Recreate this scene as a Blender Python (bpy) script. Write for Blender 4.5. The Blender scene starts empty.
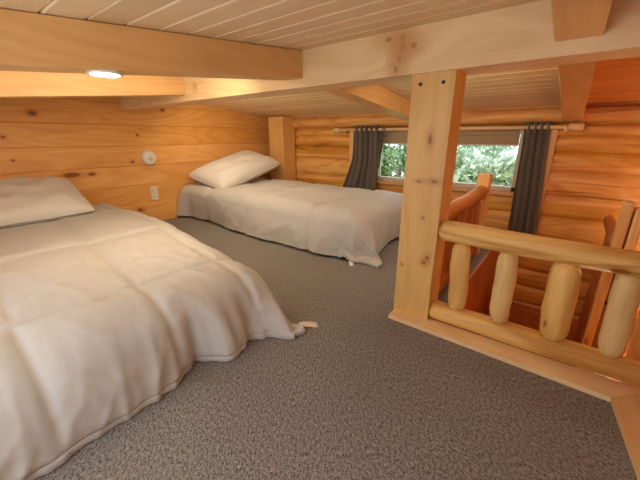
import bpy, bmesh, math, random
from mathutils import Vector, noise as mnoise

S = 0.78                      # metres per layout unit (camera stands 1 unit above the carpet)
C = bpy.context.scene.collection
PI = math.pi
rnd = random.Random(7)

# ------------------------------------------------------------------ nodes
class NT:
    def __init__(self, name):
        self.m = bpy.data.materials.new(name); self.m.use_nodes = True
        self.t = self.m.node_tree; self.t.nodes.clear()
        self.out = self.n('ShaderNodeOutputMaterial')
    def n(self, typ, **kw):
        o = self.t.nodes.new(typ)
        for k, v in kw.items(): setattr(o, k, v)
        return o
    def l(self, a, b): self.t.links.new(a, b)
    def put(self, sock, v):
        if hasattr(v, 'is_linked'): self.l(v, sock)
        else: sock.default_value = v
    def math(self, op, a, b=0.0, c=None, clamp=False):
        o = self.n('ShaderNodeMath', operation=op, use_clamp=clamp)
        self.put(o.inputs[0], a); self.put(o.inputs[1], b)
        if c is not None: self.put(o.inputs[2], c)
        return o.outputs[0]
    def vmath(self, op, a, b=(0, 0, 0)):
        o = self.n('ShaderNodeVectorMath', operation=op)
        self.put(o.inputs[0], a)
        if op == 'SCALE': self.put(o.inputs['Scale'], b)
        else: self.put(o.inputs[1], b)
        return o.outputs['Value'] if op in ('LENGTH', 'DISTANCE', 'DOT_PRODUCT') else o.outputs[0]
    def mix(self, f, a, b, blend='MIX'):
        o = self.n('ShaderNodeMix', data_type='RGBA', blend_type=blend)
        self.put(o.inputs[0], f)
        self.put(o.inputs[6], a if hasattr(a, 'is_linked') else (*a[:3], 1))
        self.put(o.inputs[7], b if hasattr(b, 'is_linked') else (*b[:3], 1))
        return o.outputs[2]
    def ss(self, v, a, b, lo=0.0, hi=1.0):
        o = self.n('ShaderNodeMapRange', interpolation_type='SMOOTHSTEP')
        self.put(o.inputs[0], v)
        for i, x in enumerate((a, b, lo, hi)): o.inputs[i+1].default_value = x
        return o.outputs[0]
    def noise(self, vec, scale=1, detail=2, rough=.5, dist=0, col=False):
        o = self.n('ShaderNodeTexNoise')
        self.l(vec, o.inputs['Vector'])
        for k, v in (('Scale', scale), ('Detail', detail), ('Roughness', rough), ('Distortion', dist)): o.inputs[k].default_value = v
        return o.outputs['Color' if col else 'Fac']
    def coords(self):
        return self.vmath('SCALE', self.n('ShaderNodeTexCoord').outputs['Object'], 1/S)
    def bsdf(self, col, rough=.5, bump=None, bstr=.2, bdist=.01, **kw):
        b = self.n('ShaderNodeBsdfPrincipled')
        self.put(b.inputs['Base Color'], col if hasattr(col, 'is_linked') else (*col[:3], 1))
        self.put(b.inputs['Roughness'], rough)
        for k, v in kw.items(): self.put(b.inputs[k], v)
        if bump is not None:
            bp = self.n('ShaderNodeBump'); bp.inputs['Strength'].default_value = bstr; bp.inputs['Distance'].default_value = bdist
            self.l(bump, bp.inputs['Height']); self.l(bp.outputs[0], b.inputs['Normal'])
        self.l(b.outputs[0], self.out.inputs[0])
        return b

def lin(r, g, b):
    f = lambda c: ((c/255+.055)/1.055)**2.4 if c > 10 else c/255/12.92
    return (f(r), f(g), f(b))

def wood(name, base, dark, axis=0, plank=None, knots=(), kden=.5, var=.25, rough=.45, grain=1.0, rand=True, kscale=1.0, ksoft=1.0, streak=0.0):
    """pine: long grain along axis, per-plank tone, scattered knots plus placed ones"""
    t = NT(name); p0 = t.coords(); p = p0
    if rand:
        oi = t.n('ShaderNodeObjectInfo')
        p = t.vmath('ADD', p, t.vmath('SCALE', (1.0, 2.3, 4.1), t.math('MULTIPLY', oi.outputs['Random'], 9.0)))
        r2 = oi.outputs['Random']
    tone = None
    if plank:
        ax, w, off = plank
        sp = t.n('ShaderNodeSeparateXYZ'); t.l(p0, sp.inputs[0])
        idx = t.math('FLOOR', t.math('DIVIDE', t.math('SUBTRACT', sp.outputs[ax], off), w))
        wn = t.n('ShaderNodeTexWhiteNoise', noise_dimensions='1D'); t.l(idx, wn.inputs['W'])
        p = t.vmath('ADD', p, t.vmath('SCALE', wn.outputs['Color'], 7.0))
        tone = wn.outputs['Value']
    sc = [1, 1, 1]
    def scl(al, pe):
        v = [pe]*3; v[axis] = al
        return t.vmath('MULTIPLY', p, tuple(v))
    warp = t.noise(scl(1.3, 3.5), 1, 2, .5, 0)
    rings = t.math('SINE', t.math('MULTIPLY', t.noise(scl(.55, 3.2), 1, 1.5, .45, .5), 75.0))
    rings = t.ss(rings, -.7, 1.0)
    fine = t.noise(scl(4, 70), 1, 3, .6)
    broad = t.noise(scl(.7, 2.6), 1, 3, .55)
    g = t.math('ADD', t.math('MULTIPLY', rings, .38*grain), t.math('MULTIPLY', t.ss(fine, .35, .75), .30*grain))
    g = t.math('ADD', g, t.math('MULTIPLY', t.ss(broad, .35, .72), .45), clamp=True)
    col = t.mix(g, base, dark)
    hsv = t.n('ShaderNodeHueSaturation'); t.l(col, hsv.inputs['Color'])
    if tone is not None:
        t.l(t.ss(tone, 0, 1, 1-var*.6, 1+var*.6), hsv.inputs['Value']); t.l(t.ss(tone, 0, 1, 1+var*.3, 1-var*.3), hsv.inputs['Saturation'])
    elif rand:
        t.l(t.ss(r2, 0, 1, 1-var*.4, 1+var*.4), hsv.inputs['Value'])
    col = hsv.outputs[0]
    if streak:
        sn = t.noise(scl(.75, 11), 1, 3, .6, .6)
        col = t.mix(t.math('MULTIPLY', t.ss(sn, .60, .72), streak), col, (dark[0]*.45, dark[1]*.28, dark[2]*.18))
    # scattered knots
    kv = t.n('ShaderNodeTexVoronoi'); t.l(t.vmath('ADD', scl(1.35/kscale, 3.1/kscale), t.vmath('SCALE', t.noise(scl(5, 9), 1, 1, .5, 0, True), .12)), kv.inputs['Vector'])
    kv.inputs['Scale'].default_value = 1.0
    sepc = t.n('ShaderNodeSeparateColor'); t.l(kv.outputs['Color'], sepc.inputs[0])
    has = t.math('LESS_THAN', sepc.outputs[0], kden)
    rad = t.math('MULTIPLY_ADD', sepc.outputs[1], .06, .03)
    d = t.math('DIVIDE', kv.outputs['Distance'], rad)
    halo = t.math('MULTIPLY', t.ss(d, 2.3, .8), has)
    core = t.math('MULTIPLY', t.ss(d, 1.05, .75), has)
    eye = t.math('MULTIPLY', t.ss(d, .55, .3), has)
    col = t.mix(t.math('MULTIPLY', halo, .4), col, (dark[0]*.75, dark[1]*.55, dark[2]*.4))
    col = t.mix(t.math('MULTIPLY', core, .75), col, (dark[0]*.38, dark[1]*.22, dark[2]*.14))
    col = t.mix(t.math('MULTIPLY', eye, .35), col, (dark[0]*.6, dark[1]*.4, dark[2]*.25))
    # placed knots
    for (kx, ky, kz, r, el) in knots:
        dv = t.vmath('SUBTRACT', p0, (kx, ky, kz))
        s3 = [1/r]*3; s3[axis] = 1/(r*el)
        dd = t.math('ADD', t.vmath('LENGTH', t.vmath('MULTIPLY', dv, tuple(s3))), t.math('MULTIPLY_ADD', warp, .9, -.45))
        col = t.mix(t.math('MULTIPLY', t.ss(dd, 2.4*ksoft, .9), .4), col, (dark[0]*.8, dark[1]*.55, dark[2]*.38))
        col = t.mix(t.math('MULTIPLY', t.ss(dd, 1.1, .6), .85/ksoft), col, (dark[0]*.25, dark[1]*.12, dark[2]*.08))
        col = t.mix(t.math('MULTIPLY', t.ss(dd, .55, .3), .4), col, (dark[0]*.6, dark[1]*.35, dark[2]*.2))
    t.bsdf(col, rough, bump=fine, bstr=.12, bdist=.004, **{'Specular IOR Level': .35})
    return t.m

def plain(name, col, rough=.5, metal=0, bumpscale=None, bstr=.1, **kw):
    t = NT(name)
    p = t.coords(); v = t.noise(p, 30, 3)
    c = t.mix(t.ss(v, .3, .7), tuple(x*.94 for x in col), col)
    t.bsdf(c, rough, bump=(t.noise(p, bumpscale, 3) if bumpscale else None), bstr=bstr, Metallic=metal, **kw)
    return t.m

# pine tones
ORA, ORD = lin(236, 178, 102), lin(212, 142, 68)
PAL, PAD = lin(240, 208, 158), lin(216, 172, 114)
HON, HOD = lin(240, 196, 118), lin(194, 134, 60)
M = {}
LX, WY = -3.95, 3.85
M['wall_left'] = wood('pine_planks_left', ORA, ORD, 1, (2, .22, .025), kden=.06, var=.06, rand=False, grain=.75, kscale=1.4,
    knots=[(LX, .84, 1.205, .026, 1.5), (LX, 1.03, .635, .026, 3.2), (LX, 1.20, .63, .022, 2.0), (LX, 1.72, 1.02, .013, 1.2),
           (LX, 1.62, .73, .013, 1.5), (LX, 1.60, .18, .035, 1.3), (LX, 2.05, 1.3, .016, 1.4), (LX, .62, .8, .012, 1.3), (LX, .6, 1.0, .012, 1.5), (LX, 2.9, .65, .012, 1.5)])
M['wall_log'] = wood('pine_log_siding', lin(230, 174, 90), lin(192, 120, 52), 0, (2, .185, .02), kden=.45, var=.14, rand=False, grain=.9, streak=.6)
M['wall_plain'] = wood('pine_planks_plain', ORA, ORD, 1, (2, .22, .025), kden=.2, var=.16, rand=False)
M['ceil'] = wood('pine_ceiling_boards', lin(240, 214, 172), lin(224, 190, 142), 0, (1, .1235, .0), kden=.22, var=.10, rand=False, grain=.6)
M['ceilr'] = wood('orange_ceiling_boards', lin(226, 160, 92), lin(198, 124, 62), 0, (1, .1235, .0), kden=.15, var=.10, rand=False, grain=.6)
M['beam'] = wood('pine_beam', PAL, lin(220, 178, 122), 0, knots=[(.66, 0, .16, .020, .9), (.665, 0, .12, .024, .8), (.65, 0, .075, .022, .7), (.635, 0, .03, .022, .7), (.72, 0, .12, .016, 1.2), (.59, 0, .165, .014, 1.5), (-1.1, 0, .1, .010, 1)], kden=.0, rand=False, grain=.75, var=.05, ksoft=2.5)
M['rafter'] = wood('pine_rafter', lin(230, 186, 124), lin(210, 156, 94), 1, kden=.10, rand=True, grain=.7, var=.12)
M['post'] = wood('pine_post', lin(228, 184, 114), lin(200, 146, 78), 2, kden=.0, rand=False, grain=.6, var=.05,
    knots=[(.015, 0, .986, .011, 2.4), (.058, 0, .79, .022, .5), (-.02, 0, .785, .014, .5), (.064, 0, .388, .013, 1.2), (.048, 0, .358, .013, 1.0), (-.072, 0, .319, .006, 1.2), (.02, 0, .60, .006, 1.2)], ksoft=1.5)
M['cpost'] = wood('pine_corner_post', lin(232, 184, 112), lin(212, 150, 80), 2, kden=.25, rand=False, grain=.6)
M['log'] = wood('peeled_log_rail', HON, HOD, 0, kden=.5, rand=True, grain=1.35, var=.08, kscale=.55)
M['logy'] = wood('peeled_log_side_rail', lin(186, 118, 60), lin(146, 80, 34), 1, kden=.35, rand=True, grain=.8, var=.1, kscale=.7)
M['logz'] = wood('peeled_log_baluster', HON, HOD, 2, kden=.5, rand=True, grain=.9, var=.12, kscale=.5)
M['logzp'] = wood('pale_log_baluster', lin(238, 206, 144), lin(206, 160, 96), 2, kden=.5, rand=True, grain=1.0, var=.1, kscale=.6)
M['logzd'] = wood('dark_log_baluster', lin(188, 120, 64), lin(150, 84, 38), 2, kden=.4, rand=True, grain=.8, var=.1, kscale=.6)
M['trim'] = wood('pale_trim_board', lin(240, 208, 158), lin(222, 178, 120), 0, kden=.05, rand=True, grain=.6, var=.04)
M['trimy'] = wood('pale_trim_board_side', lin(236, 196, 140), lin(216, 166, 106), 1, kden=.05, rand=True, grain=.6, var=.04)
M['casing'] = wood('casing_wood', lin(222, 174, 116), lin(192, 136, 80), 2, kden=.1, rand=True, grain=.6)
M['fascia'] = wood('stairwell_fascia', lin(200, 122, 62), lin(168, 92, 42), 1, kden=.12, rand=True, grain=.6)
M['rod'] = wood('pale_wood_rod', lin(232, 200, 152), lin(208, 164, 110), 0, kden=.05, rand=True, grain=.5)
M['white'] = plain('white_plastic', lin(232, 226, 214), .4)
M['offwhite'] = plain('ivory_plastic', lin(226, 208, 176), .4)
M['darkhole'] = plain('dark_slot', lin(40, 34, 30), .6)
M['bolt'] = plain('dark_screw', lin(96, 66, 40), .45, .6)
M['vinyl'] = plain('beige_vinyl', lin(196, 180, 156), .4)
M['blind'] = plain('beige_shade_cloth', lin(168, 146, 112), .8)
M['tag'] = plain('care_label_cloth', lin(236, 224, 210), .8)
M['black'] = plain('black_metal', lin(36, 32, 34), .5, .5)

def carpet():
    t = NT('grey_brown_loop_carpet'); p = t.coords()
    r = t.n('ShaderNodeVectorRotate', rotation_type='Z_AXIS'); t.l(p, r.inputs['Vector']); r.inputs['Angle'].default_value = .72
    q = r.outputs[0]
    a = t.noise(t.vmath('MULTIPLY', q, (60, 190, 60)), 1, 3, .7)
    b = t.noise(t.vmath('MULTIPLY', q, (170, 110, 100)), 1, 2, .6)
    c = t.noise(p, 2.5, 2)
    f = t.math('ADD', t.math('MULTIPLY', a, .6), t.math('MULTIPLY', b, .4))
    col = t.mix(t.ss(f, .34, .66), lin(74, 69, 65), lin(174, 167, 160))
    col = t.mix(t.math('MULTIPLY', t.ss(c, .3, .7), .12), col, lin(96, 80, 66))
    t.bsdf(col, .95, bump=f, bstr=.6, bdist=.006, **{'Specular IOR Level': .1})
    return t.m
M['carpet'] = carpet()

def fabric(name, col, bs=.35, sheen=.2, rough=.62):
    t = NT(name); p = t.coords()
    w1 = t.noise(p, 7, 4, .55, 1.2); w2 = t.noise(t.vmath('MULTIPLY', p, (9, 22, 12)), 1, 3, .5, .8)
    h = t.math('ADD', t.math('MULTIPLY', w1, .7), t.math('MULTIPLY', w2, .35))
    t.bsdf(col, rough, bump=h, bstr=bs, bdist=.03, **{'Sheen Weight': sheen, 'Specular IOR Level': .3})
    return t.m
M['quilt'] = fabric('white_cotton_quilt', lin(192, 187, 180), .10)
M['pillow'] = fabric('white_pillow_cotton', lin(214, 207, 197), .2)

def curtain_mat():
    t = NT('charcoal_curtain'); p = t.coords()
    n = t.noise(t.vmath('MULTIPLY', p, (120, 120, 14)), 1, 2)
    t.bsdf(t.mix(n, lin(74, 64, 57), lin(110, 98, 87)), .7, bump=n, bstr=.1, bdist=.003, **{'Sheen Weight': .15})
    return t.m
M['curtain'] = curtain_mat()

def glass():
    t = NT('window_glass')
    lw = t.n('ShaderNodeFresnel'); lw.inputs['IOR'].default_value = 1.45
    tr = t.n('ShaderNodeBsdfTransparent'); tr.inputs[0].default_value = (.97, .99, .98, 1)
    gl = t.n('ShaderNodeBsdfGlossy'); gl.inputs['Roughness'].default_value = .03
    mx = t.n('ShaderNodeMixShader'); t.l(lw.outputs[0], mx.inputs[0]); t.l(tr.outputs[0], mx.inputs[1]); t.l(gl.outputs[0], mx.inputs[2])
    t.l(mx.outputs[0], t.out.inputs[0]); return t.m
M['glass'] = glass()

def emit(name, col, st):
    t = NT(name); e = t.n('ShaderNodeEmission'); e.inputs[0].default_value = (*col, 1); e.inputs[1].default_value = st
    p = t.coords(); t.l(t.mix(t.ss(t.noise(p, 20), 0, 1), col, col), e.inputs[0])
    t.l(e.outputs[0], t.out.inputs[0]); return t.m
M['lamp'] = emit('lit_lens', (1, .93, .8), 9)

def leaf(name, c1, c2):
    t = NT(name); p = t.coords(); n = t.noise(p, 9, 3)
    col = t.mix(t.ss(n, .35, .65), c1, c2)
    b = t.n('ShaderNodeBsdfPrincipled'); t.l(col, b.inputs['Base Color']); b.inputs['Roughness'].default_value = .5
    tl = t.n('ShaderNodeBsdfTranslucent'); t.l(col, tl.inputs[0])
    mx = t.n('ShaderNodeMixShader'); mx.inputs[0].default_value = .35
    t.l(b.outputs[0], mx.inputs[1]); t.l(tl.outputs[0], mx.inputs[2]); t.l(mx.outputs[0], t.out.inputs[0]); return t.m
M['leaf'] = leaf('leaf_mid', lin(96, 132, 84), lin(160, 186, 142))
M['leaf2'] = leaf('leaf_pale', lin(132, 160, 122), lin(190, 206, 180))
M['leaf3'] = leaf('leaf_deep', lin(70, 104, 62), lin(130, 160, 112))
M['bark'] = plain('bark', lin(120, 100, 84), .9, 0, 12, .5)
M['grass'] = plain('meadow_grass', lin(150, 180, 120), .9)

# ------------------------------------------------------------------ objects
def setp(o, label=None, cat=None, group=None, kind=None):
    if label: o['label'] = label
    if cat: o['category'] = cat
    if group: o['group'] = group
    if kind: o['kind'] = kind
    return o
def link(name, me, mat, origin=(0, 0, 0), parent=None):
    me.materials.clear(); me.materials.append(mat)
    o = bpy.data.objects.new(name, me); C.objects.link(o)
    if parent is not None: o.parent = parent; ORG[o.name] = ORG[parent.name]
    else: o.location = Vector(origin)*S; ORG[o.name] = tuple(origin)
    return o
def empty(name, loc):
    o = bpy.data.objects.new(name, None); C.objects.link(o); o.location = Vector(loc)*S; o.empty_display_size = .05
    ORG[o.name] = tuple(loc); return o
ORG = {}
def org(parent): return ORG[parent.name]

class MB:
    def __init__(self): self.v = []; self.f = []; self.sm = []
    def add(self, vs, fs, smooth=False):
        b = len(self.v); self.v += [tuple(x) for x in vs]; self.f += [tuple(i+b for i in q) for q in fs]; self.sm += [smooth]*len(fs); return self
    def box(self, x0, x1, y0, y1, z0, z1, bev=0.0):
        bm = bmesh.new(); bmesh.ops.create_cube(bm, size=1)
        for v in bm.verts: v.co = Vector(((x0+x1)/2+v.co.x*(x1-x0), (y0+y1)/2+v.co.y*(y1-y0), (z0+z1)/2+v.co.z*(z1-z0)))
        if bev: bmesh.ops.bevel(bm, geom=bm.edges[:], offset=bev, segments=2, affect='EDGES', profile=.5)
        return self.bm(bm)
    def bm(self, bm, smooth=False):
        bm.verts.index_update()
        self.add([v.co[:] for v in bm.verts], [[v.index for v in f.verts] for f in bm.faces], smooth); bm.free(); return self
    def tube(self, pts, rad, n=20, wob=0.0, seed=0, cap=True):
        """round bar through pts; wob = hand peeled unevenness"""
        pts = [Vector(p) for p in pts]; rings = []
        for i, p in enumerate(pts):
            d = (pts[min(i+1, len(pts)-1)]-pts[max(i-1, 0)]).normalized()
            a = d.cross(Vector((0, 0, 1)) if abs(d.z) < .9 else Vector((0, 1, 0))).normalized(); b = d.cross(a)
            r = rad[i] if isinstance(rad, (list, tuple)) else rad
            ring = []
            for k in range(n):
                th = 2*PI*k/n
                rr = r*(1+wob*mnoise.noise(Vector((math.cos(th)*1.2+seed*3.7, math.sin(th)*1.2, i*.33+seed))))
                ring.append(p+(a*math.cos(th)+b*math.sin(th))*rr)
            rings.append(ring)
        vs = [v for r in rings for v in r]; fs = []
        for i in range(len(rings)-1):
            for k in range(n): fs.append((i*n+k, i*n+(k+1) % n, (i+1)*n+(k+1) % n, (i+1)*n+k))
        if cap: fs.append(tuple(range(n))[::-1]); fs.append(tuple((len(rings)-1)*n+k for k in range(n)))
        return self.add(vs, fs, True)
    def build(self, name, mat, parent=None, origin=None, flip=False):
        o = Vector(org(parent) if parent is not None else (origin or (0, 0, 0)))
        me = bpy.data.meshes.new(name)
        me.from_pydata([tuple((Vector(v)-o)*S) for v in self.v], [], self.f)
        me.polygons.foreach_set('use_smooth', self.sm)
        bm = bmesh.new(); bm.from_mesh(me); bmesh.ops.recalc_face_normals(bm, faces=bm.faces[:]); bm.to_mesh(me); bm.free()
        me.update()
        return link(name, me, mat, o, parent)

def struct(o): o['kind'] = 'structure'; return o

def logpath(a, b, r, n=16, taper=.18, tlen=.045, bow=.006, seed=0):
    """peeled log between a and b with rounded-down ends: points and radii"""
    a, b = Vector(a), Vector(b); L = (b-a).length; pts = []; rs = []
    ts = [0, .25*tlen/L, .6*tlen/L, tlen/L]+[tlen/L+(1-2*tlen/L)*i/n for i in range(1, n)]+[1-tlen/L, 1-.6*tlen/L, 1-.25*tlen/L, 1]
    for t in ts:
        off = Vector((mnoise.noise(Vector((t*2.2, seed, 1))), mnoise.noise(Vector((t*2.2, seed, 5))), mnoise.noise(Vector((t*2.2, seed, 9)))))*bow
        pts.append(a.lerp(b, t)+off)
        e = min(t, 1-t)*L/tlen
        k = 1 if e >= 1 else (1-taper*2.4)+(taper*2.4)*math.sqrt(max(0, 1-(1-e)**2))
        rs.append(r*k*(1+.06*mnoise.noise(Vector((t*4, seed*2.1, 3)))))
    return pts, rs

# ------------------------------------------------------------------ setting
DX_ = -.135
NY, RX, SX = -.62, 1.4, .42            # near wall, right wall of the stairwell, low right wall
YB0, YB1 = 1.59, 1.78                  # ridge beam front and back
OPX, OPY = -.45, 1.60                  # stairwell edge
LOW = -2.5
def ceil_up(y): return 1.48+.1*(YB0-y)
def ceil_z(y): return 1.48-.1*(YB0-y) if y < YB0 else (1.48 if y < YB1 else 1.48-.1*(y-YB1))

# carpeted floor (L shaped slab round the stairwell)
m = MB(); m.box(LX, SX, NY, OPY, -.06, 0); m.box(LX, OPX, OPY, WY, -.06, 0)
struct(m.build('floor', M['carpet']))
m = MB(); m.box(OPX-.3, RX, OPY-.3, WY+.1, LOW-.06, LOW)
struct(m.build('floor_lower', M['wall_plain']))

# plank wall profile (u along z, v = depth)
def plank_profile(z0, z1, w, off, gw=.007, gd=.008):
    pr = []; z = z0; k = math.ceil((z0-off)/w+1e-6)
    pr.append((z0, 0))
    while off+k*w < z1-.01:
        s = off+k*w
        if s-gw > z0: pr += [(s-gw, 0), (s, gd), (s+gw, 0)]
        k += 1
    pr.append((z1, 0)); return pr
def ceiling_line(y): return ceil_z(y)+.03
# left wall
pr = plank_profile(-.06, 1.56, .22, .025)
vs = []; fs = []
for i, (z, d) in enumerate(pr): vs += [(LX-d, NY, z), (LX-d, WY, z)]
for i in range(len(pr)-1): fs.append((2*i, 2*i+1, 2*i+3, 2*i+2))
b = len(vs); vs += [(LX-.12, NY, -.06), (LX-.12, WY, -.06), (LX-.12, NY, 1.56), (LX-.12, WY, 1.56)]; fs.append((b, b+1, b+3, b+2))
struct(MB().add(vs, fs).build('wall_left', M['wall_left']))
# window wall: rounded log siding with the window opening left out
WX0, WX1, WZ0, WZ1 = -2.04, -.40, .455, 1.105
seams = [LOW, -2.3, -2.1, -1.9, -1.7, -1.5, -1.31, -1.12, -.93, -.74, -.55, -.36, -.165, .03, .24, .455, .686, .862, 1.011, 1.105, 1.32]
vs = []; fs = []
def strip(x0, x1, z0, z1, zs):
    global vs, fs
    NX = max(2, int((x1-x0)/.12))
    b = len(vs)
    for (z, dep) in zs:
        for i in range(NX+1):
            x = x0+(x1-x0)*i/NX
            wz = .007*mnoise.noise(Vector((x*1.3, round(z0, 2)*7, 0))) if 0 < zs.index((z, dep)) < len(zs)-1 else 0
            vs.append((x, WY-dep, z+wz))
    n = NX+1
    for j in range(len(zs)-1):
        for i in range(NX): fs.append((b+j*n+i, b+j*n+i+1, b+(j+1)*n+i+1, b+(j+1)*n+i))
for a, c in zip(seams[:-1], seams[1:]):
    N = 8; bul = .034
    zs = [(a+(c-a)*j/N, bul*math.sqrt(max(0, 1-((j/N-.5)*2)**2))**.8) for j in range(N+1)]
    if a >= WZ0-.01 and c <= WZ1+.01: strip(LX, WX0, a, c, zs); strip(WX1, RX, a, c, zs)
    else: strip(LX, RX, a, c, zs)
mb = MB().add(vs, fs, True)
mb.box(LX, WX0, WY+.002, WY+.1, LOW, 1.5); mb.box(WX1, RX, WY+.002, WY+.1, LOW, 1.5); mb.box(WX0, WX1, WY+.002, WY+.1, LOW, WZ0); mb.box(WX0, WX1, WY+.002, WY+.1, WZ1, 1.5)
struct(mb.build('wall_back', M['wall_log']))
# near wall behind the camera with a window opening letting daylight in
m = MB(); m.box(LX, SX, NY-.1, NY, -.06, .35); m.box(LX, DX_, NY-.1, NY, 1.12, 1.5); m.box(DX_, SX, NY-.1, NY, 1.12, 1.78); m.box(LX, -2.1, NY-.1, NY, .35, 1.12); m.box(-.3, SX, NY-.1, NY, .35, 1.12)
struct(m.build('wall_front', M['wall_plain']))
m = MB(); m.box(SX, SX+.08, NY, OPY-.1, -.06, 1.80); struct(m.build('wall_right', M['wall_plain']))
m = MB(); m.box(RX, RX+.08, 1.4, WY+.1, LOW, 1.56); m.box(SX, RX, 1.4, 1.48, LOW, 1.56); struct(m.build('wall_stairwell', M['wall_plain']))
m = MB(); m.box(OPX, OPX+.02, OPY, WY-.03, LOW, .002); struct(m.build('trim_6', M['fascia']))
m = MB(); m.box(OPX+.02, SX+.08, OPY+.001, OPY+.019, LOW, -.012); struct(m.build('trim_7', M['fascia']))
# red-brown block standing in for shadow on the lower stairwell wall
m = MB(); m.box(OPX, RX, WY-.14, WY-.02, -1.3, -.76, .01); struct(m.build('wall_shade_block', M['fascia']))
# partition under the right hand rail
m = MB(); m.box(.36, .43, 2.32, WY-.04, LOW, -.02, .004); struct(m.build('wall_partition', M['fascia']))

# sloping board ceiling, two pitches meeting on the beam
def ceil_mesh(y0, y1, xs, f=ceil_z, w=.1235):
    pr = []; n = int((y1-y0)/w)+1
    for k in range(-1, n+1):
        s = math.floor(y0/w)*w+k*w
        for dy, d in ((0, .007), (.007, 0), (w-.007, 0)):
            y = s+dy
            if y0 < y < y1: pr.append((y, d))
    pr = [(y0, 0)]+pr+[(y1, 0)]
    vs = []; fs = []
    for y, d in pr:
        for x in xs: vs.append((x, y, f(y)+d))
    n = len(xs)
    for i in range(len(pr)-1):
        for j in range(n-1): fs.append((i*n+j, i*n+j+1, (i+1)*n+j+1, (i+1)*n+j))
    return vs, fs
DX = -.135
m = MB(); m.add(*ceil_mesh(NY-.1, YB0+.02, [LX-.1, -1.4, DX])); m.add(*ceil_mesh(YB1-.02, WY+.1, [LX-.1, -1.4, -.065]))
for (y0, y1, xa, xb, f_) in ((NY-.1, 1.68, LX-.1, DX, ceil_z), (1.68, WY+.1, LX-.1, -.065, ceil_z)):
    za, zb = f_(y0)+.02, f_(y1)+.02
    vs = [(x, y, z+h) for h in (0, .06) for (x, y, z) in ((xa, y0, za), (xb, y0, za), (xb, y1, zb), (xa, y1, zb))]
    m.add(vs, [(0, 1, 2, 3), (4, 5, 6, 7), (0, 1, 5, 4), (1, 2, 6, 5), (2, 3, 7, 6), (3, 0, 4, 7)])
struct(m.build('ceiling', M['ceil']))
# right hand bay: darker boards, the near side tilting up toward the room
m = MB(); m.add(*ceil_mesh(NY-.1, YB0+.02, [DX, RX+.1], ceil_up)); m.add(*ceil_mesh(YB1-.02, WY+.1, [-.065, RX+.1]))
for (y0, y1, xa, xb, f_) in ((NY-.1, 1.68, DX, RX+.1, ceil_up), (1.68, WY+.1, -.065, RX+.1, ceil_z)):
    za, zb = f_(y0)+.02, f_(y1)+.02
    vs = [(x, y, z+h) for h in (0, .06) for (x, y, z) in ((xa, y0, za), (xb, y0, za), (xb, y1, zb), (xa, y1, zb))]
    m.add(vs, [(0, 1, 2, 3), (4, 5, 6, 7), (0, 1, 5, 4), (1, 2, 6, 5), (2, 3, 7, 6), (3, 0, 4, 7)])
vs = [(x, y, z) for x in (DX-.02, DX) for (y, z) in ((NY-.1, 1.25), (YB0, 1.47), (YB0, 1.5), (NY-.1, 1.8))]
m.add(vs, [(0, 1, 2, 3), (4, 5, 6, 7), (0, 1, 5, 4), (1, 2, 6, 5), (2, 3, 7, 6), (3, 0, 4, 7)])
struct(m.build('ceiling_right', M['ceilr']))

# pale trim boards round the carpet
m = MB()
def board(pts, z0, z1):
    n = len(pts)
    m.add([(x, y, z0) for x, y in pts]+[(x, y, z1) for x, y in pts], [tuple(range(n))[::-1], tuple(range(n, 2*n))]+[(i, (i+1) % n, n+(i+1) % n, n+i) for i in range(n)])
board([(-.672, 1.515), (.30, 1.49), (.42, 1.62), (-.672, 1.62)], -.01, .022)
struct(m.build('trim_1', M['trim']))
m = MB(); board([(.302, 1.488), (.345, 1.15), (.37, NY), (.42, NY), (.42, 1.62)], -.01, .022)
struct(m.build('trim_2', M['trimy']))
m = MB(); m.box(LX, LX+.022, 1.13, 2.05, 0, .235, .004); struct(m.build('baseboard_left', M['wall_left']))

# ------------------------------------------------------------------ timbers
o = MB().box(LX-.02, RX, YB0, YB1, 1.283, 1.482, .004).build('ridge_beam', M['beam'], origin=(-1.4, YB0, 1.283))
setp(o, 'long pale pine beam running under the ceiling, carried by the square post', 'beam')

def rafter(xc, side, label, w=.14, h=.145, up=False):
    if side < 0: y0, y1 = YB0-.001, NY
    else: y0, y1 = YB1+.001, WY-.005
    f = (lambda y: ceil_up(y)-.002) if up else (lambda y: ceil_z(y)-.002)
    vs = []
    for y in (y0, y1):
        for (x, dz) in ((xc-w/2, 0), (xc+w/2, 0), (xc+w/2, -h), (xc-w/2, -h)): vs.append((x, y, f(y)+dz))
    bm = bmesh.new(); bv = [bm.verts.new(v) for v in vs]
    for q in ((0, 1, 2, 3), (7, 6, 5, 4), (0, 4, 5, 1), (1, 5, 6, 2), (2, 6, 7, 3), (3, 7, 4, 0)): bm.faces.new([bv[i] for i in q])
    bmesh.ops.bevel(bm, geom=bm.edges[:], offset=.003, segments=1, affect='EDGES')
    o = MB().bm(bm).build('rafter', M['rafter'], origin=(xc, y0, f(y0)))
    return setp(o, label, 'rafter', 'pine rafters under the board ceiling')
rafter(-1.43, -1, 'large near rafter with the lit recessed lamp in its underside')
rafter(-2.72, -1, 'near rafter behind the lit lamp, close to the left wall')
rafter(-.065, -1, 'near rafter at the top right corner, in front of the beam', up=True)
rafter(-1.43, 1, 'far rafter sloping down behind the square post')
rafter(-.065, 1, 'far rafter above the right hand curtain')

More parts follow.
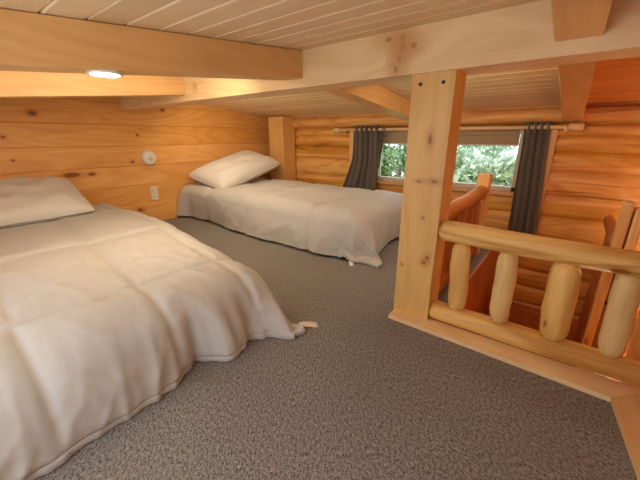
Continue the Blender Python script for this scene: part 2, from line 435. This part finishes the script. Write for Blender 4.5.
t = empty('support_post', (-.575, YB0, .0)); setp(t, 'square pale pine post carrying the beam beside the log railing', 'post')
MB().box(-.677, -.473, YB0-.001, YB0+.165, .0, 1.284, .005).build('shaft', M['post'], t)
for x in (-.632, -.525):
    b_ = MB().tube([(x, YB0-.006, 1.235), (x, YB0+.004, 1.235)], .008, 10).build('screw', M['bolt'], t); b_['label'] = 'dark screw head'
o = MB().box(-3.71, -3.42, 3.52, WY-.05, .0, 1.285, .012).build('corner_post', M['cpost'], origin=(-3.8, 3.7, 0))
setp(o, 'thick square pine post in the far corner behind the second bed', 'post')

# ------------------------------------------------------------------ front log railing
RY = 1.645
t = empty('log_railing', (-.46, RY, .02)); setp(t, 'front peeled log railing joined to the square post, with four stubby spindles', 'railing')
p, r = logpath((-.475, RY, .54), (1.38, RY, .527), .052, 24, .16, .03, .006, 1); MB().tube(p, r, 24, .06, 1).build('top_rail', M['log'], t)
p, r = logpath((-.472, RY, .074), (1.38, RY, .07), .053, 24, .12, .03, .004, 2); MB().tube(p, r, 24, .05, 2).build('bottom_rail', M['log'], t)
for i, (xt, xb, rr, k) in enumerate(((-.362, -.342, .043, 'logz'), (-.153, -.137, .042, 'logzp'), (.066, .082, .052, 'logz'), (.268, .282, .043, 'logzp'), (.50, .51, .046, 'logz'), (.72, .72, .045, 'logz'), (.94, .94, .045, 'logz'))):
    p, r = logpath((xb, RY, .112), (xt, RY, .496), rr*1.08, 10, .27, .075, .006, 10+i); MB().tube(p, r, 18, .09, 20+i).build('baluster', M[k], t)

# left side railing along the stairwell
t = empty('side_railing', (-.56, 2.9, 0)); setp(t, 'reddish log railing running from the square post back to a square newel', 'railing')
MB().box(-.60, -.505, 2.93, 3.03, 0, .71, .006).build('newel_post', M['cpost'], t)
p, r = logpath((-.552, 1.76, .545), (-.552, 2.99, .565), .05, 18, .15, .03, .005, 4); MB().tube(p, r, 20, .07, 4).build('top_rail', M['logy'], t)
p, r = logpath((-.552, 1.76, .07), (-.552, 2.93, .07), .045, 18, .12, .03, .005, 5); MB().tube(p, r, 20, .05, 5).build('bottom_rail', M['logy'], t)
for i in range(5):
    y = 1.93+i*.215
    p, r = logpath((-.552, y, .1), (-.552, y, .515), .042, 8, .26, .06, .005, 30+i); MB().tube(p, r, 16, .09, 30+i).build('baluster', M['logzd'], t)

# right hand railing over the stairwell partition
t = empty('stair_railing', (.38, 2.6, -.02)); setp(t, 'right hand stair railing of slab posts at the photo edge, behind the front railing', 'railing')
MB().box(.292, .342, 2.55, 2.64, -.03, .635, .010).build('newel_post', M['logzp'], t)
MB().box(.35, .40, 2.55, 2.66, -.03, .60, .010).build('newel_post', M['logzp'], t)
p, r = logpath((.33, 2.72, .335), (.36, 3.75, .30), .04, 14, .15, .03, .004, 6); MB().tube(p, r, 18, .06, 6).build('top_rail', M['logy'], t)
for i in range(4):
    y = 2.86+i*.24
    p, r = logpath((.39, y, -.02), (.38, y, .29), .034, 8, .26, .06, .005, 40+i); MB().tube(p, r, 16, .09, 40+i).build('baluster', M['logzd'], t)
o = MB().box(.262, .302, 2.27, 2.33, -.9, .31, .006).build('stair_stringer', M['logz'], origin=(.28, 2.3, -.9))
setp(o, 'slim upright pale board seen between the two right spindles', 'board')
t2 = empty('bracket', (.345, 2.31, .02)); setp(t2, 'small black metal angle bracket beside the slim upright board', 'bracket')
MB().box(.302, .355, 2.305, 2.315, .075, .092, .001).box(.342, .355, 2.305, 2.315, .03, .092, .001).build('plate', M['black'], t2)
p, r = logpath((.47, 1.95, -.6), (.44, 1.95, .50), .06, 12, .2, .05, .006, 50)
setp(MB().tube(p, r, 20, .08, 50).build('stair_post', M['logz'], origin=(.47, 1.95, -.6)), 'thick orange log post behind the rightmost spindle', 'post')

# ------------------------------------------------------------------ window
w = empty('window_1', ((WX0+WX1)/2, WY, WZ0)); struct(w)
m = MB(); fy0, fy1 = WY-.035, WY+.05
m.box(WX0, WX1, fy0, fy1, WZ0, WZ0+.05, .006); m.box(WX0, WX1, fy0, fy1, WZ1-.04, WZ1, .006)
m.box(WX0, WX0+.05, fy0, fy1, WZ0, WZ1, .006); m.box(WX1-.05, WX1, fy0, fy1, WZ0, WZ1, .006)
m.build('window_frame', M['vinyl'], w)
MB().box(-1.30, -1.25, fy0+.01, fy1-.01, WZ0+.04, WZ1-.03, .004).build('mullion', M['vinyl'], w)
MB().box(WX0+.03, WX1-.03, WY+.018, WY+.024, WZ0+.03, WZ1-.03).build('glass', M['glass'], w)
m = MB(); m.box(WX0-.05, WX1+.05, WY-.085, WY-.03, WZ0-.035, WZ0+.004, .006); m.build('window_sill', M['casing'], w)
m = MB(); m.box(-.215, -.15, WY-.075, WY-.035, .06, 1.10, .006); struct(m.build('trim_3', M['casing']))
m = MB(); m.box(-2.42, -2.36, WY-.075, WY-.035, .06, 1.10, .006); struct(m.build('trim_4', M['casing']))
m = MB(); p, r = logpath((LX+.3, WY-.03, 1.19), (RX, WY-.03, 1.19), .07, 40, .1, .05, .008, 60); m.tube(p, r, 18, .05, 60); struct(m.build('trim_5', M['wall_log']))
t = empty('window_blind', ((WX0+WX1)/2, WY-.05, 1.1)); setp(t, 'beige window shade pulled down over the top of the window', 'blind')
MB().box(WX0+.04, WX1-.04, WY-.062, WY-.037, 1.065, 1.10, .005).build('headrail', M['vinyl'], t)
m = MB(); vs = []; fs = []
for i in range(13):
    z = 1.066-(1.066-.925)*i/12
    for x in (WX0+.05, WX1-.05): vs.append((x, WY-.05+(.006 if i % 2 else 0), z))
for i in range(12): fs.append((2*i, 2*i+1, 2*i+3, 2*i+2))
m.add(vs, fs).build('shade', M['blind'], t)
MB().box(WX0+.05, WX1-.05, WY-.056, WY-.04, .915, .93, .004).build('bottom_bar', M['vinyl'], t)

# curtain rod and curtains
CY = WY-.11
t = empty('curtain_rod', (-1.3, CY, 1.085)); setp(t, 'pale wooden curtain rod above the window with blunt log ends', 'curtain rod')
MB().tube([(-2.6, CY, 1.09), (.0, CY, 1.085)], .017, 14).build('pole', M['rod'], t)
for a, b_ in ((-2.66, -2.55), (-.09, .03)):
    p, r = logpath((a, CY, 1.088), (b_, CY, 1.086), .034, 6, .2, .03, .002, 70); MB().tube(p, r, 14, .06, 71).build('finial', M['rod'], t)
for x in (-2.48, -.10): MB().box(x-.012, x+.012, CY-.005, WY-.02, 1.045, 1.09, .003).build('bracket', M['rod'], t)

def curtain(name, label, zt, zb, xl, xr, folds, amp, seed):
    """xl/xr give the left and right edge as functions of t (0 top, 1 hem)"""
    t = empty(name, ((xl(0)+xr(0))/2, CY, zb)); setp(t, label, 'curtain', 'charcoal curtains at the loft window')
    NU, NV = folds*14, 30; vs = []; fs = []
    for j in range(NV+1):
        tt = j/NV; z = zt+(zb-zt)*tt
        for i in range(NU+1):
            u = i/NU; uu = u+.014*math.sin(tt*5+u*9+seed)*tt
            x = xl(tt)+(xr(tt)-xl(tt))*uu
            y = CY-.01+amp*math.sin(2*PI*folds*u+.5*math.sin(3*tt+seed))*(.8+.3*math.sin(u*11+seed))-.02*tt
            vs.append((x, y, z))
    n = NU+1
    for j in range(NV):
        for i in range(NU): fs.append((j*n+i, j*n+i+1, (j+1)*n+i+1, (j+1)*n+i))
    o = MB().add(vs, fs, True).build('panel', M['curtain'], t)
    sm = o.modifiers.new('s', 'SOLIDIFY'); sm.thickness = .004
    for k in range(folds):
        u = (k+.5)/folds; x = xl(0)+(xr(0)-xl(0))*u
        bm = bmesh.new(); R_, r_ = .026, .005; ring = []
        for i in range(14):
            a = 2*PI*i/14
            ring.append([bm.verts.new((x+.25*(R_+r_*math.cos(b))*math.sin(a), CY+(R_+r_*math.cos(b))*math.cos(a), 1.087+(R_+r_*math.cos(b))*math.sin(a))) if False else
                         bm.verts.new((x+r_*math.sin(b), CY+(R_+r_*math.cos(b))*math.cos(a), 1.087+(R_+r_*math.cos(b))*math.sin(a))) for b in [2*PI*q/6 for q in range(6)]])
        for i in range(14):
            for q in range(6): bm.faces.new((ring[i][q], ring[i][(q+1) % 6], ring[(i+1) % 14][(q+1) % 6], ring[(i+1) % 14][q]))
        MB().bm(bm, True).build('grommet', M['vinyl'], t)
    return t
curtain('curtain', 'right charcoal curtain hanging behind the log railing', 1.135, .03, lambda t: -.415+.03*t, lambda t: -.215+.075*t, 4, .026, 1)
def lxl(t): return -2.33-.20*max(0, (t-.42)/.58)**1.3
curtain('curtain', 'left charcoal curtain flaring out beside the second bed', 1.135, .2, lxl, lambda t: -1.975+.03*t, 5, .028, 2)
curtain('curtain', 'narrow dark curtain strip hanging over the left window frame', 1.12, .62, lambda t: -1.935+.0*t, lambda t: -1.87-.05*t, 2, .012, 4)

# ------------------------------------------------------------------ wall fittings and lamp
t = empty('wall_outlet', (LX, 1.80, .345)); setp(t, 'ivory outlet plate low on the left wall between the beds', 'outlet')
MB().box(LX, LX+.012, 1.755, 1.848, .265, .43, .004).build('plate', M['offwhite'], t)
for z in (.31, .385):
    s_ = MB().box(LX+.010, LX+.017, 1.778, 1.825, z-.026, z+.026, .006).build('socket', M['white'], t)
    MB().box(LX+.016, LX+.0185, 1.790, 1.794, z-.012, z+.012).box(LX+.016, LX+.0185, 1.808, 1.812, z-.012, z+.012).build('slot', M['darkhole'], s_)
t = empty('smoke_detector', (LX, 1.803, .765)); setp(t, 'round white detector disc on the left wall above the outlet', 'smoke detector')
MB().tube([(LX, 1.803, .765), (LX+.012, 1.803, .765), (LX+.022, 1.803, .765), (LX+.035, 1.803, .765), (LX+.04, 1.803, .765)], [.084, .084, .076, .072, .064], 36).build('body', M['white'], t)
MB().tube([(LX+.038, 1.803, .765), (LX+.046, 1.803, .765), (LX+.05, 1.803, .765)], [.03, .028, .02], 24).build('cap', M['offwhite'], t)
MB().tube([(LX+.049, 1.81, .76), (LX+.053, 1.81, .76)], [.008, .007], 12).build('button', M['vinyl'], t)

lz = ceil_z(.545)-.145
t = empty('ceiling_light', (-1.43, .545, lz)); setp(t, 'small round lit lamp in the underside of the near rafter', 'light')
MB().tube([(-1.43, .545, lz+.002), (-1.43, .545, lz-.008), (-1.43, .545, lz-.011)], [.062, .06, .054], 32).build('trim_ring', M['white'], t)
MB().tube([(-1.43, .545, lz-.009), (-1.43, .545, lz-.014)], [.05, .046], 32).build('lens', M['lamp'], t)

# ------------------------------------------------------------------ beds
def interp(tab, x):
    if x <= tab[0][0]: return tab[0][1]
    for (a, va), (b, vb) in zip(tab[:-1], tab[1:]):
        if x <= b:
            k = (x-a)/(b-a); k = k*k*(3-2*k); return va+(vb-va)*k
    return tab[-1][1]

def comforter(name, label, xh, xf, ya, yb, zt, Lf, La, Lb, seamx, seamy, foot_off, a_off, zhead=0.0, seed=0, yb_shift=None, ya_shift=None, puff=.022):
    """quilt lying from xh (head) over the foot edge xf and the side edges ya (low y) and yb (high y)"""
    R = .13; slope = .24
    arc = R*PI/2
    def prof(d, zt):
        if d <= 0: return 0, 0
        if d < arc: a = d/R; return R*math.sin(a), R*(1-math.cos(a))
        rem = zt-R-.028; ln = rem*math.sqrt(1+slope*slope)
        d2 = d-arc
        if d2 < ln: k = d2/ln; return R+slope*rem*(k*.6+.4*k*k), R+rem*k
        return R+slope*rem+(d2-ln), zt-.028
    NX, NY_ = 170, 130
    xs = [xh+(xf+Lf-xh)*(1-(1-i/NX)**1.35) for i in range(NX+1)]
    ys = [ya-La+(yb+Lb-ya+La)*j/NY_ for j in range(NY_+1)]
    vs = []
    for sx in xs:
        for sy in ys:
            yA = ya+(ya_shift(sx) if ya_shift else 0); yB = yb+(yb_shift(sx) if yb_shift else 0)
            y = yA+(sy-ya)*(yB-yA)/(yb-ya) if ya <= sy <= yb else (sy+yA-ya if sy < ya else sy+yB-yb)
            ox = max(0, sx-xf); oa = max(0, ya-sy); ob = max(0, sy-yb); oy = oa+ob
            d = math.hypot(ox, oy); adv, drop = prof(d, zt)
            bx = min(sx, xf); by = min(max(y, yA), yB)
            if d > 1e-6:
                px = bx+adv*ox/d; py = by+adv*(ob-oa)/d
            else: px, py = bx, by
            z = zt-drop
            fr = min(1, drop/(zt-.028))
            px += interp(foot_off, sy)*fr**1.3*(ox/d if d > 1e-6 else 0)
            if oa > 0: py += interp(a_off, sx)*fr**1.3*(oa/d)
            # body: crown towards the middle, dips at the stitched lines
            wob = .022*mnoise.noise(Vector((sx*1.7, sy*1.7, seed)))+.010*mnoise.noise(Vector((sx*5, sy*4, seed+3)))
            sdx = min(abs(sx-q) for q in seamx); sdy = min(abs(sy-q) for q in seamy)
            rg = lambda a, b, c: (1-abs(mnoise.noise(Vector((a, b, c)))))**9
            pf = puff*(1-math.exp(-sdx/.055))*(1-math.exp(-sdy/.055))
            pf -= .016*math.exp(-(sdx/.012)**2)+.006*math.exp(-(sdy/.014)**2)
            # gathers running away from the stitches and creases toward the hem
            cr = .006*mnoise.noise(Vector((sx*24, sy*6, seed+8)))*math.exp(-sdx/.12)+.006*mnoise.noise(Vector((sx*6, sy*24, seed+9)))*math.exp(-sdy/.12)
            cr += .014*fr*abs(mnoise.noise(Vector((sx*3, sy*9+seed, 2))))*(1 if ox > 0 else .3)+.012*fr*mnoise.noise(Vector((sx*9, sy*3+seed, 6)))*(1 if oy > 0 else .2)
            cr += .007*rg(sx*2.2+sy*1.4, sy*5-sx*1.5, seed+20)*(1-.6*fr)+.006*rg(sx*4-sy*3, sy*2.5+sx*2, seed+30)
            if ox > 0: cr += .016*fr*rg(sx*2.0+sy, sy*6.5, seed+40)+.010*fr*rg(sx*4-2*sy, sy*10+sx*4, seed+50)
            if oy > 0: cr += .014*fr*rg(sx*5.5, sy*2.0+sx, seed+60)
            e = wob+pf+cr
            # push along the local normal: up on top, outward on the sides
            up = 1-fr*.9
            z += e*up + (zhead*max(0, 1-(sx-xh)/.5)**2 if sx < xh+.5 else 0)
            if d > 1e-6: px += e*1.3*(1-up)*ox/d+ (.03*math.sin(PI*fr))*ox/d; py += (e*1.3*(1-up)+.03*math.sin(PI*fr))*(ob-oa)/d
            vs.append((px, py, max(z, .03)))
    fs = []; n = NY_+1
    for i in range(NX):
        for j in range(NY_): fs.append((i*n+j, (i+1)*n+j, (i+1)*n+j+1, i*n+j+1))
    o = MB().add(vs, fs, True).build(name, M['quilt'], origin=((xh+xf)/2, (ya+yb)/2, 0))
    if o.data.polygons[len(o.data.polygons)//4].normal.z < 0: o.data.flip_normals()
    sm = o.modifiers.new('s', 'SOLIDIFY'); sm.thickness = .028*S; sm.offset = -1
    sb = o.modifiers.new('ss', 'SUBSURF'); sb.levels = 1; sb.render_levels = 1
    return setp(o, label, 'comforter', 'white quilted comforters on the beds')

quilt_near = comforter('comforter', 'white quilted comforter on the near bed, its corner trailing on the carpet', LX+.03, -1.36, -.16, .95, .33, .395, .38, .27,
    [-3.34, -2.42, -1.50, -.97], [-.74, -.32, .10, .525, .944, 1.25],
    [(-.8, .06), (.2, .06), (.43, .04), (.56, .015), (.615, -.035), (.65, .02), (.72, .10), (.80, .07), (.88, .03), (.95, .09), (1.08, .18), (1.22, .22)],
    [(-4, 0), (0, 0)], seed=1, yb_shift=lambda x: .20*min(1, max(0, (-1.36-x)/1.3)))
quilt_far = comforter('comforter', 'white quilted comforter on the far bed under the window', LX+.03, -1.42, 2.27, 3.25, .40, .45, .46, .4,
    [-3.4, -2.6, -1.75, -.9], [1.5, 2.75, 3.3, 3.9],
    [(1.8, .12), (2.2, .08), (2.4, .0), (2.8, -.05), (3.3, -.05)],
    [(-3.95, -.03), (-3.69, .09), (-3.27, .08), (-2.9, .02), (-2.3, -.01), (-1.6, 0), (-1.33, .08), (-1.0, .19)], seed=5)

def tagobj(parent, label, pts):
    m = MB(); vs = []; fs = []
    (x0, y0), (x1, y1), wd = pts
    d = Vector((x1-x0, y1-y0, 0)); L = d.length; d.normalize(); nn = Vector((-d.y, d.x, 0))
    for i in range(7):
        k = i/6; c = Vector((x0, y0, .006+.004*math.sin(k*PI*1.3)))+d*L*k
        vs += [c-nn*wd/2, c+nn*wd/2]
    for i in range(6): fs.append((2*i, 2*i+2, 2*i+3, 2*i+1))
    o = m.add(vs, fs, True).build('care_label', M['tag'], parent)
    s_ = o.modifiers.new('s', 'SOLIDIFY'); s_.thickness = .003
    return setp(o, label)
tagobj(quilt_near, 'flat white care label lying on the carpet', ((-1.03, 1.135), (-.95, 1.205), .05))
tagobj(quilt_far, 'small white care label at the hem', ((-1.315, 2.12), (-1.255, 2.045), .035))

def pillow(label, c, a, b, h, rot, seed, curl=.08):
    N = 44; vs = []; fs = []
    from mathutils import Euler
    Rm = Euler(rot).to_matrix()
    def top(u, v, s):
        k = max(0, 1-abs(u)**3)**.45*max(0, 1-abs(v)**3)**.45
        x = a*u*(1-.05*(1-v*v)-.05*(u*v)**4); y = b*v*(1-.04*(1-u*u)-.05*(u*v)**4)
        e = .02*mnoise.noise(Vector((u*2.4, v*2.4, seed)))+.012*abs(mnoise.noise(Vector((u*3+v*4, v*7-u*5, seed+2))))
        z = s*h*k*(1 if s > 0 else .55)+e*(k if s > 0 else 0)*1.6+curl*(u*u*v*v)*.6
        return c_+Rm@Vector((x, y, z))
    c_ = Vector(c)
    for s in (1, -1):
        for i in range(N+1):
            for j in range(N+1):
                u = math.sin((i/N*2-1)*PI/2); v = math.sin((j/N*2-1)*PI/2)
                vs.append(top(u, v, s))
    n = N+1; o2 = n*n
    for i in range(N):
        for j in range(N):
            q = (i*n+j, (i+1)*n+j, (i+1)*n+j+1, i*n+j+1)
            fs.append(q); fs.append(tuple(o2+k for k in q[::-1]))
    o = MB().add(vs, fs, True).build('pillow', M['pillow'], origin=c)
    bm = bmesh.new(); bm.from_mesh(o.data); bmesh.ops.remove_doubles(bm, verts=bm.verts[:], dist=.0005); bm.to_mesh(o.data); bm.free()
    return setp(o, label, 'pillow', 'white bed pillows')
pillow('white pillow at the head of the near bed against the left wall', (-3.60, .50, .475), .32, .49, .13, (0, math.radians(22), math.radians(0)), 1, .02)
pillow('white pillow at the head of the far bed in the corner', (-3.55, 2.76, .575), .33, .56, .15, (math.radians(13), math.radians(12), math.radians(6)), 4, .02)

# ------------------------------------------------------------------ outdoors
o = MB().box(-14, 12, WY+.3, 22, -3.4, -3.2).build('ground', M['grass']); struct(o)
def tree(x, y, zc, r, mat, label, seed, nleaf=2600):
    q = random.Random(seed); t = empty('tree', (x, y, -3.2)); setp(t, label, 'tree', 'trees outside the window')
    m = MB(); vs = []; fs = []
    cl = [(Vector((q.gauss(0, .45), q.gauss(0, .4), q.gauss(0, .6)))*r, r*q.uniform(.3, .55)) for _ in range(14)]
    for k in range(nleaf):
        cc, cr = q.choice(cl)
        d = Vector((q.gauss(0, 1), q.gauss(0, 1), q.gauss(0, 1))).normalized()
        p = Vector((x, y, zc))+cc+d*cr*q.uniform(.6, 1.05)
        a = Vector((q.gauss(0, 1), q.gauss(0, 1), q.gauss(0, 1))).normalized(); b = a.cross(d).normalized(); s = q.uniform(.05, .11)
        i0 = len(vs); vs += [p-a*s, p+b*s*.5, p+a*s, p-b*s*.5]; fs.append((i0, i0+1, i0+2, i0+3))
    m.add(vs, fs).build('crown', mat, t)
    MB().tube([(x, y, -3.2), (x+.05, y, -1.5), (x, y, zc)], [.16, .12, .06], 12).build('trunk', M['bark'], t)
for i, (x, y, zc, r, k, lab) in enumerate((
        (-3.75, 6.6, .1, .62, 'leaf', 'leafy green tree outside, nearest the left curtain'),
        (-2.45, 8.3, .15, .6, 'leaf2', 'pale leafy tree outside, seen right of the left curtain'),
        (-1.15, 6.6, .15, .62, 'leaf2', 'pale leafy tree outside, seen right of the square post'),
        (.3, 8.3, .1, .6, 'leaf', 'leafy green tree outside, behind the right curtain'),
        (-5.0, 11.2, .2, 1.0, 'leaf3', 'deep green tree farther outside, at the left of the view'),
        (-2.4, 11.8, .3, 1.05, 'leaf', 'bushy green tree farther outside, mid window'),
        (.3, 11.4, .2, 1.0, 'leaf3', 'deep green tree farther outside, at the right of the view'))):
    tree(x, y, zc, r, M[k], lab, 100+i)

# ------------------------------------------------------------------ light
W = bpy.data.worlds.new('World'); bpy.context.scene.world = W; W.use_nodes = True
nt = W.node_tree; bg = nt.nodes['Background']; bg.inputs[0].default_value = (.86, .93, 1, 1); bg.inputs[1].default_value = 3.0
def light(name, typ, loc, energy, col=(1, 1, 1), rot=(0, 0, 0), size=None, size_y=None, spot=None):
    d = bpy.data.lights.new(name, typ); d.energy = energy; d.color = col
    if typ == 'AREA':
        d.shape = 'RECTANGLE'; d.size = size*S; d.size_y = (size_y or size)*S
    elif typ in ('POINT', 'SPOT'): d.shadow_soft_size = (size or .05)*S
    if spot: d.spot_size = spot; d.spot_blend = .6
    o = bpy.data.objects.new(name, d); C.objects.link(o); o.location = Vector(loc)*S; o.rotation_euler = rot
    return o
so = light('sun', 'SUN', (0, 0, 6), 3.6, (1, .97, .9)); so.rotation_euler = Vector((.55, -.04, -.8)).to_track_quat('-Z', 'Y').to_euler()
# daylight from the window behind the camera
light('near_window_light', 'AREA', (-.45, NY+.02, .85), 4.4, (.66, .83, 1), (math.radians(90), 0, 0), 1.75, .66)
# recessed lamp in the rafter, then unseen fill lights added without fixtures
WARM = (1, .84, .61)
light('puck', 'SPOT', (-1.43, .545, lz-.03), .3, WARM, (0, 0, 0), .05, spot=math.radians(150))
light('left_bay_fill', 'AREA', (-1.75, .85, 1.36), 9.5, WARM, (math.radians(0), math.radians(55), 0), .3, .9)
light('aisle_fill', 'AREA', (-2.1, 1.0, 1.40), 3.6, (1, .80, .54), (math.radians(8), math.radians(-12), 0), .5, .3)
light('far_bay_fill', 'AREA', (-2.8, 2.12, 1.41), 9, WARM, (math.radians(40), 0, 0), 1.4, .25)
light('far_right_fill', 'AREA', (-.6, 2.12, 1.415), 6, WARM, (math.radians(40), 0, 0), .6, .25)
light('near_bay_fill', 'AREA', (-.4, -.3, 1.27), 3.0, (1, .93, .82), (math.radians(35), 0, 0), .9, .3)  # added fill behind the camera, no fixture
light('stair_fill', 'POINT', (1.05, 3.0, .45), 5.5, WARM, (0, 0, 0), .12)  # unseen fill added to brighten the stairwell
light('stair_lower_fill', 'POINT', (.5, 2.5, -1.3), 32, WARM, (0, 0, 0), .12)  # second added fill, lifts the dark lower stairwell

# ------------------------------------------------------------------ camera
cam = bpy.data.cameras.new('camera'); co = bpy.data.objects.new('camera', cam); C.objects.link(co)
cam.sensor_width = 36; cam.lens = 36*316.4/640; cam.clip_start = .02
co.location = (0, 0, S); co.rotation_euler = (math.radians(90-18.04), 0, math.radians(37.75))
sc = bpy.context.scene; sc.camera = co
sc.view_settings.view_transform = 'Standard'; sc.view_settings.look = 'None'; sc.view_settings.exposure = 0; sc.view_settings.gamma = 1
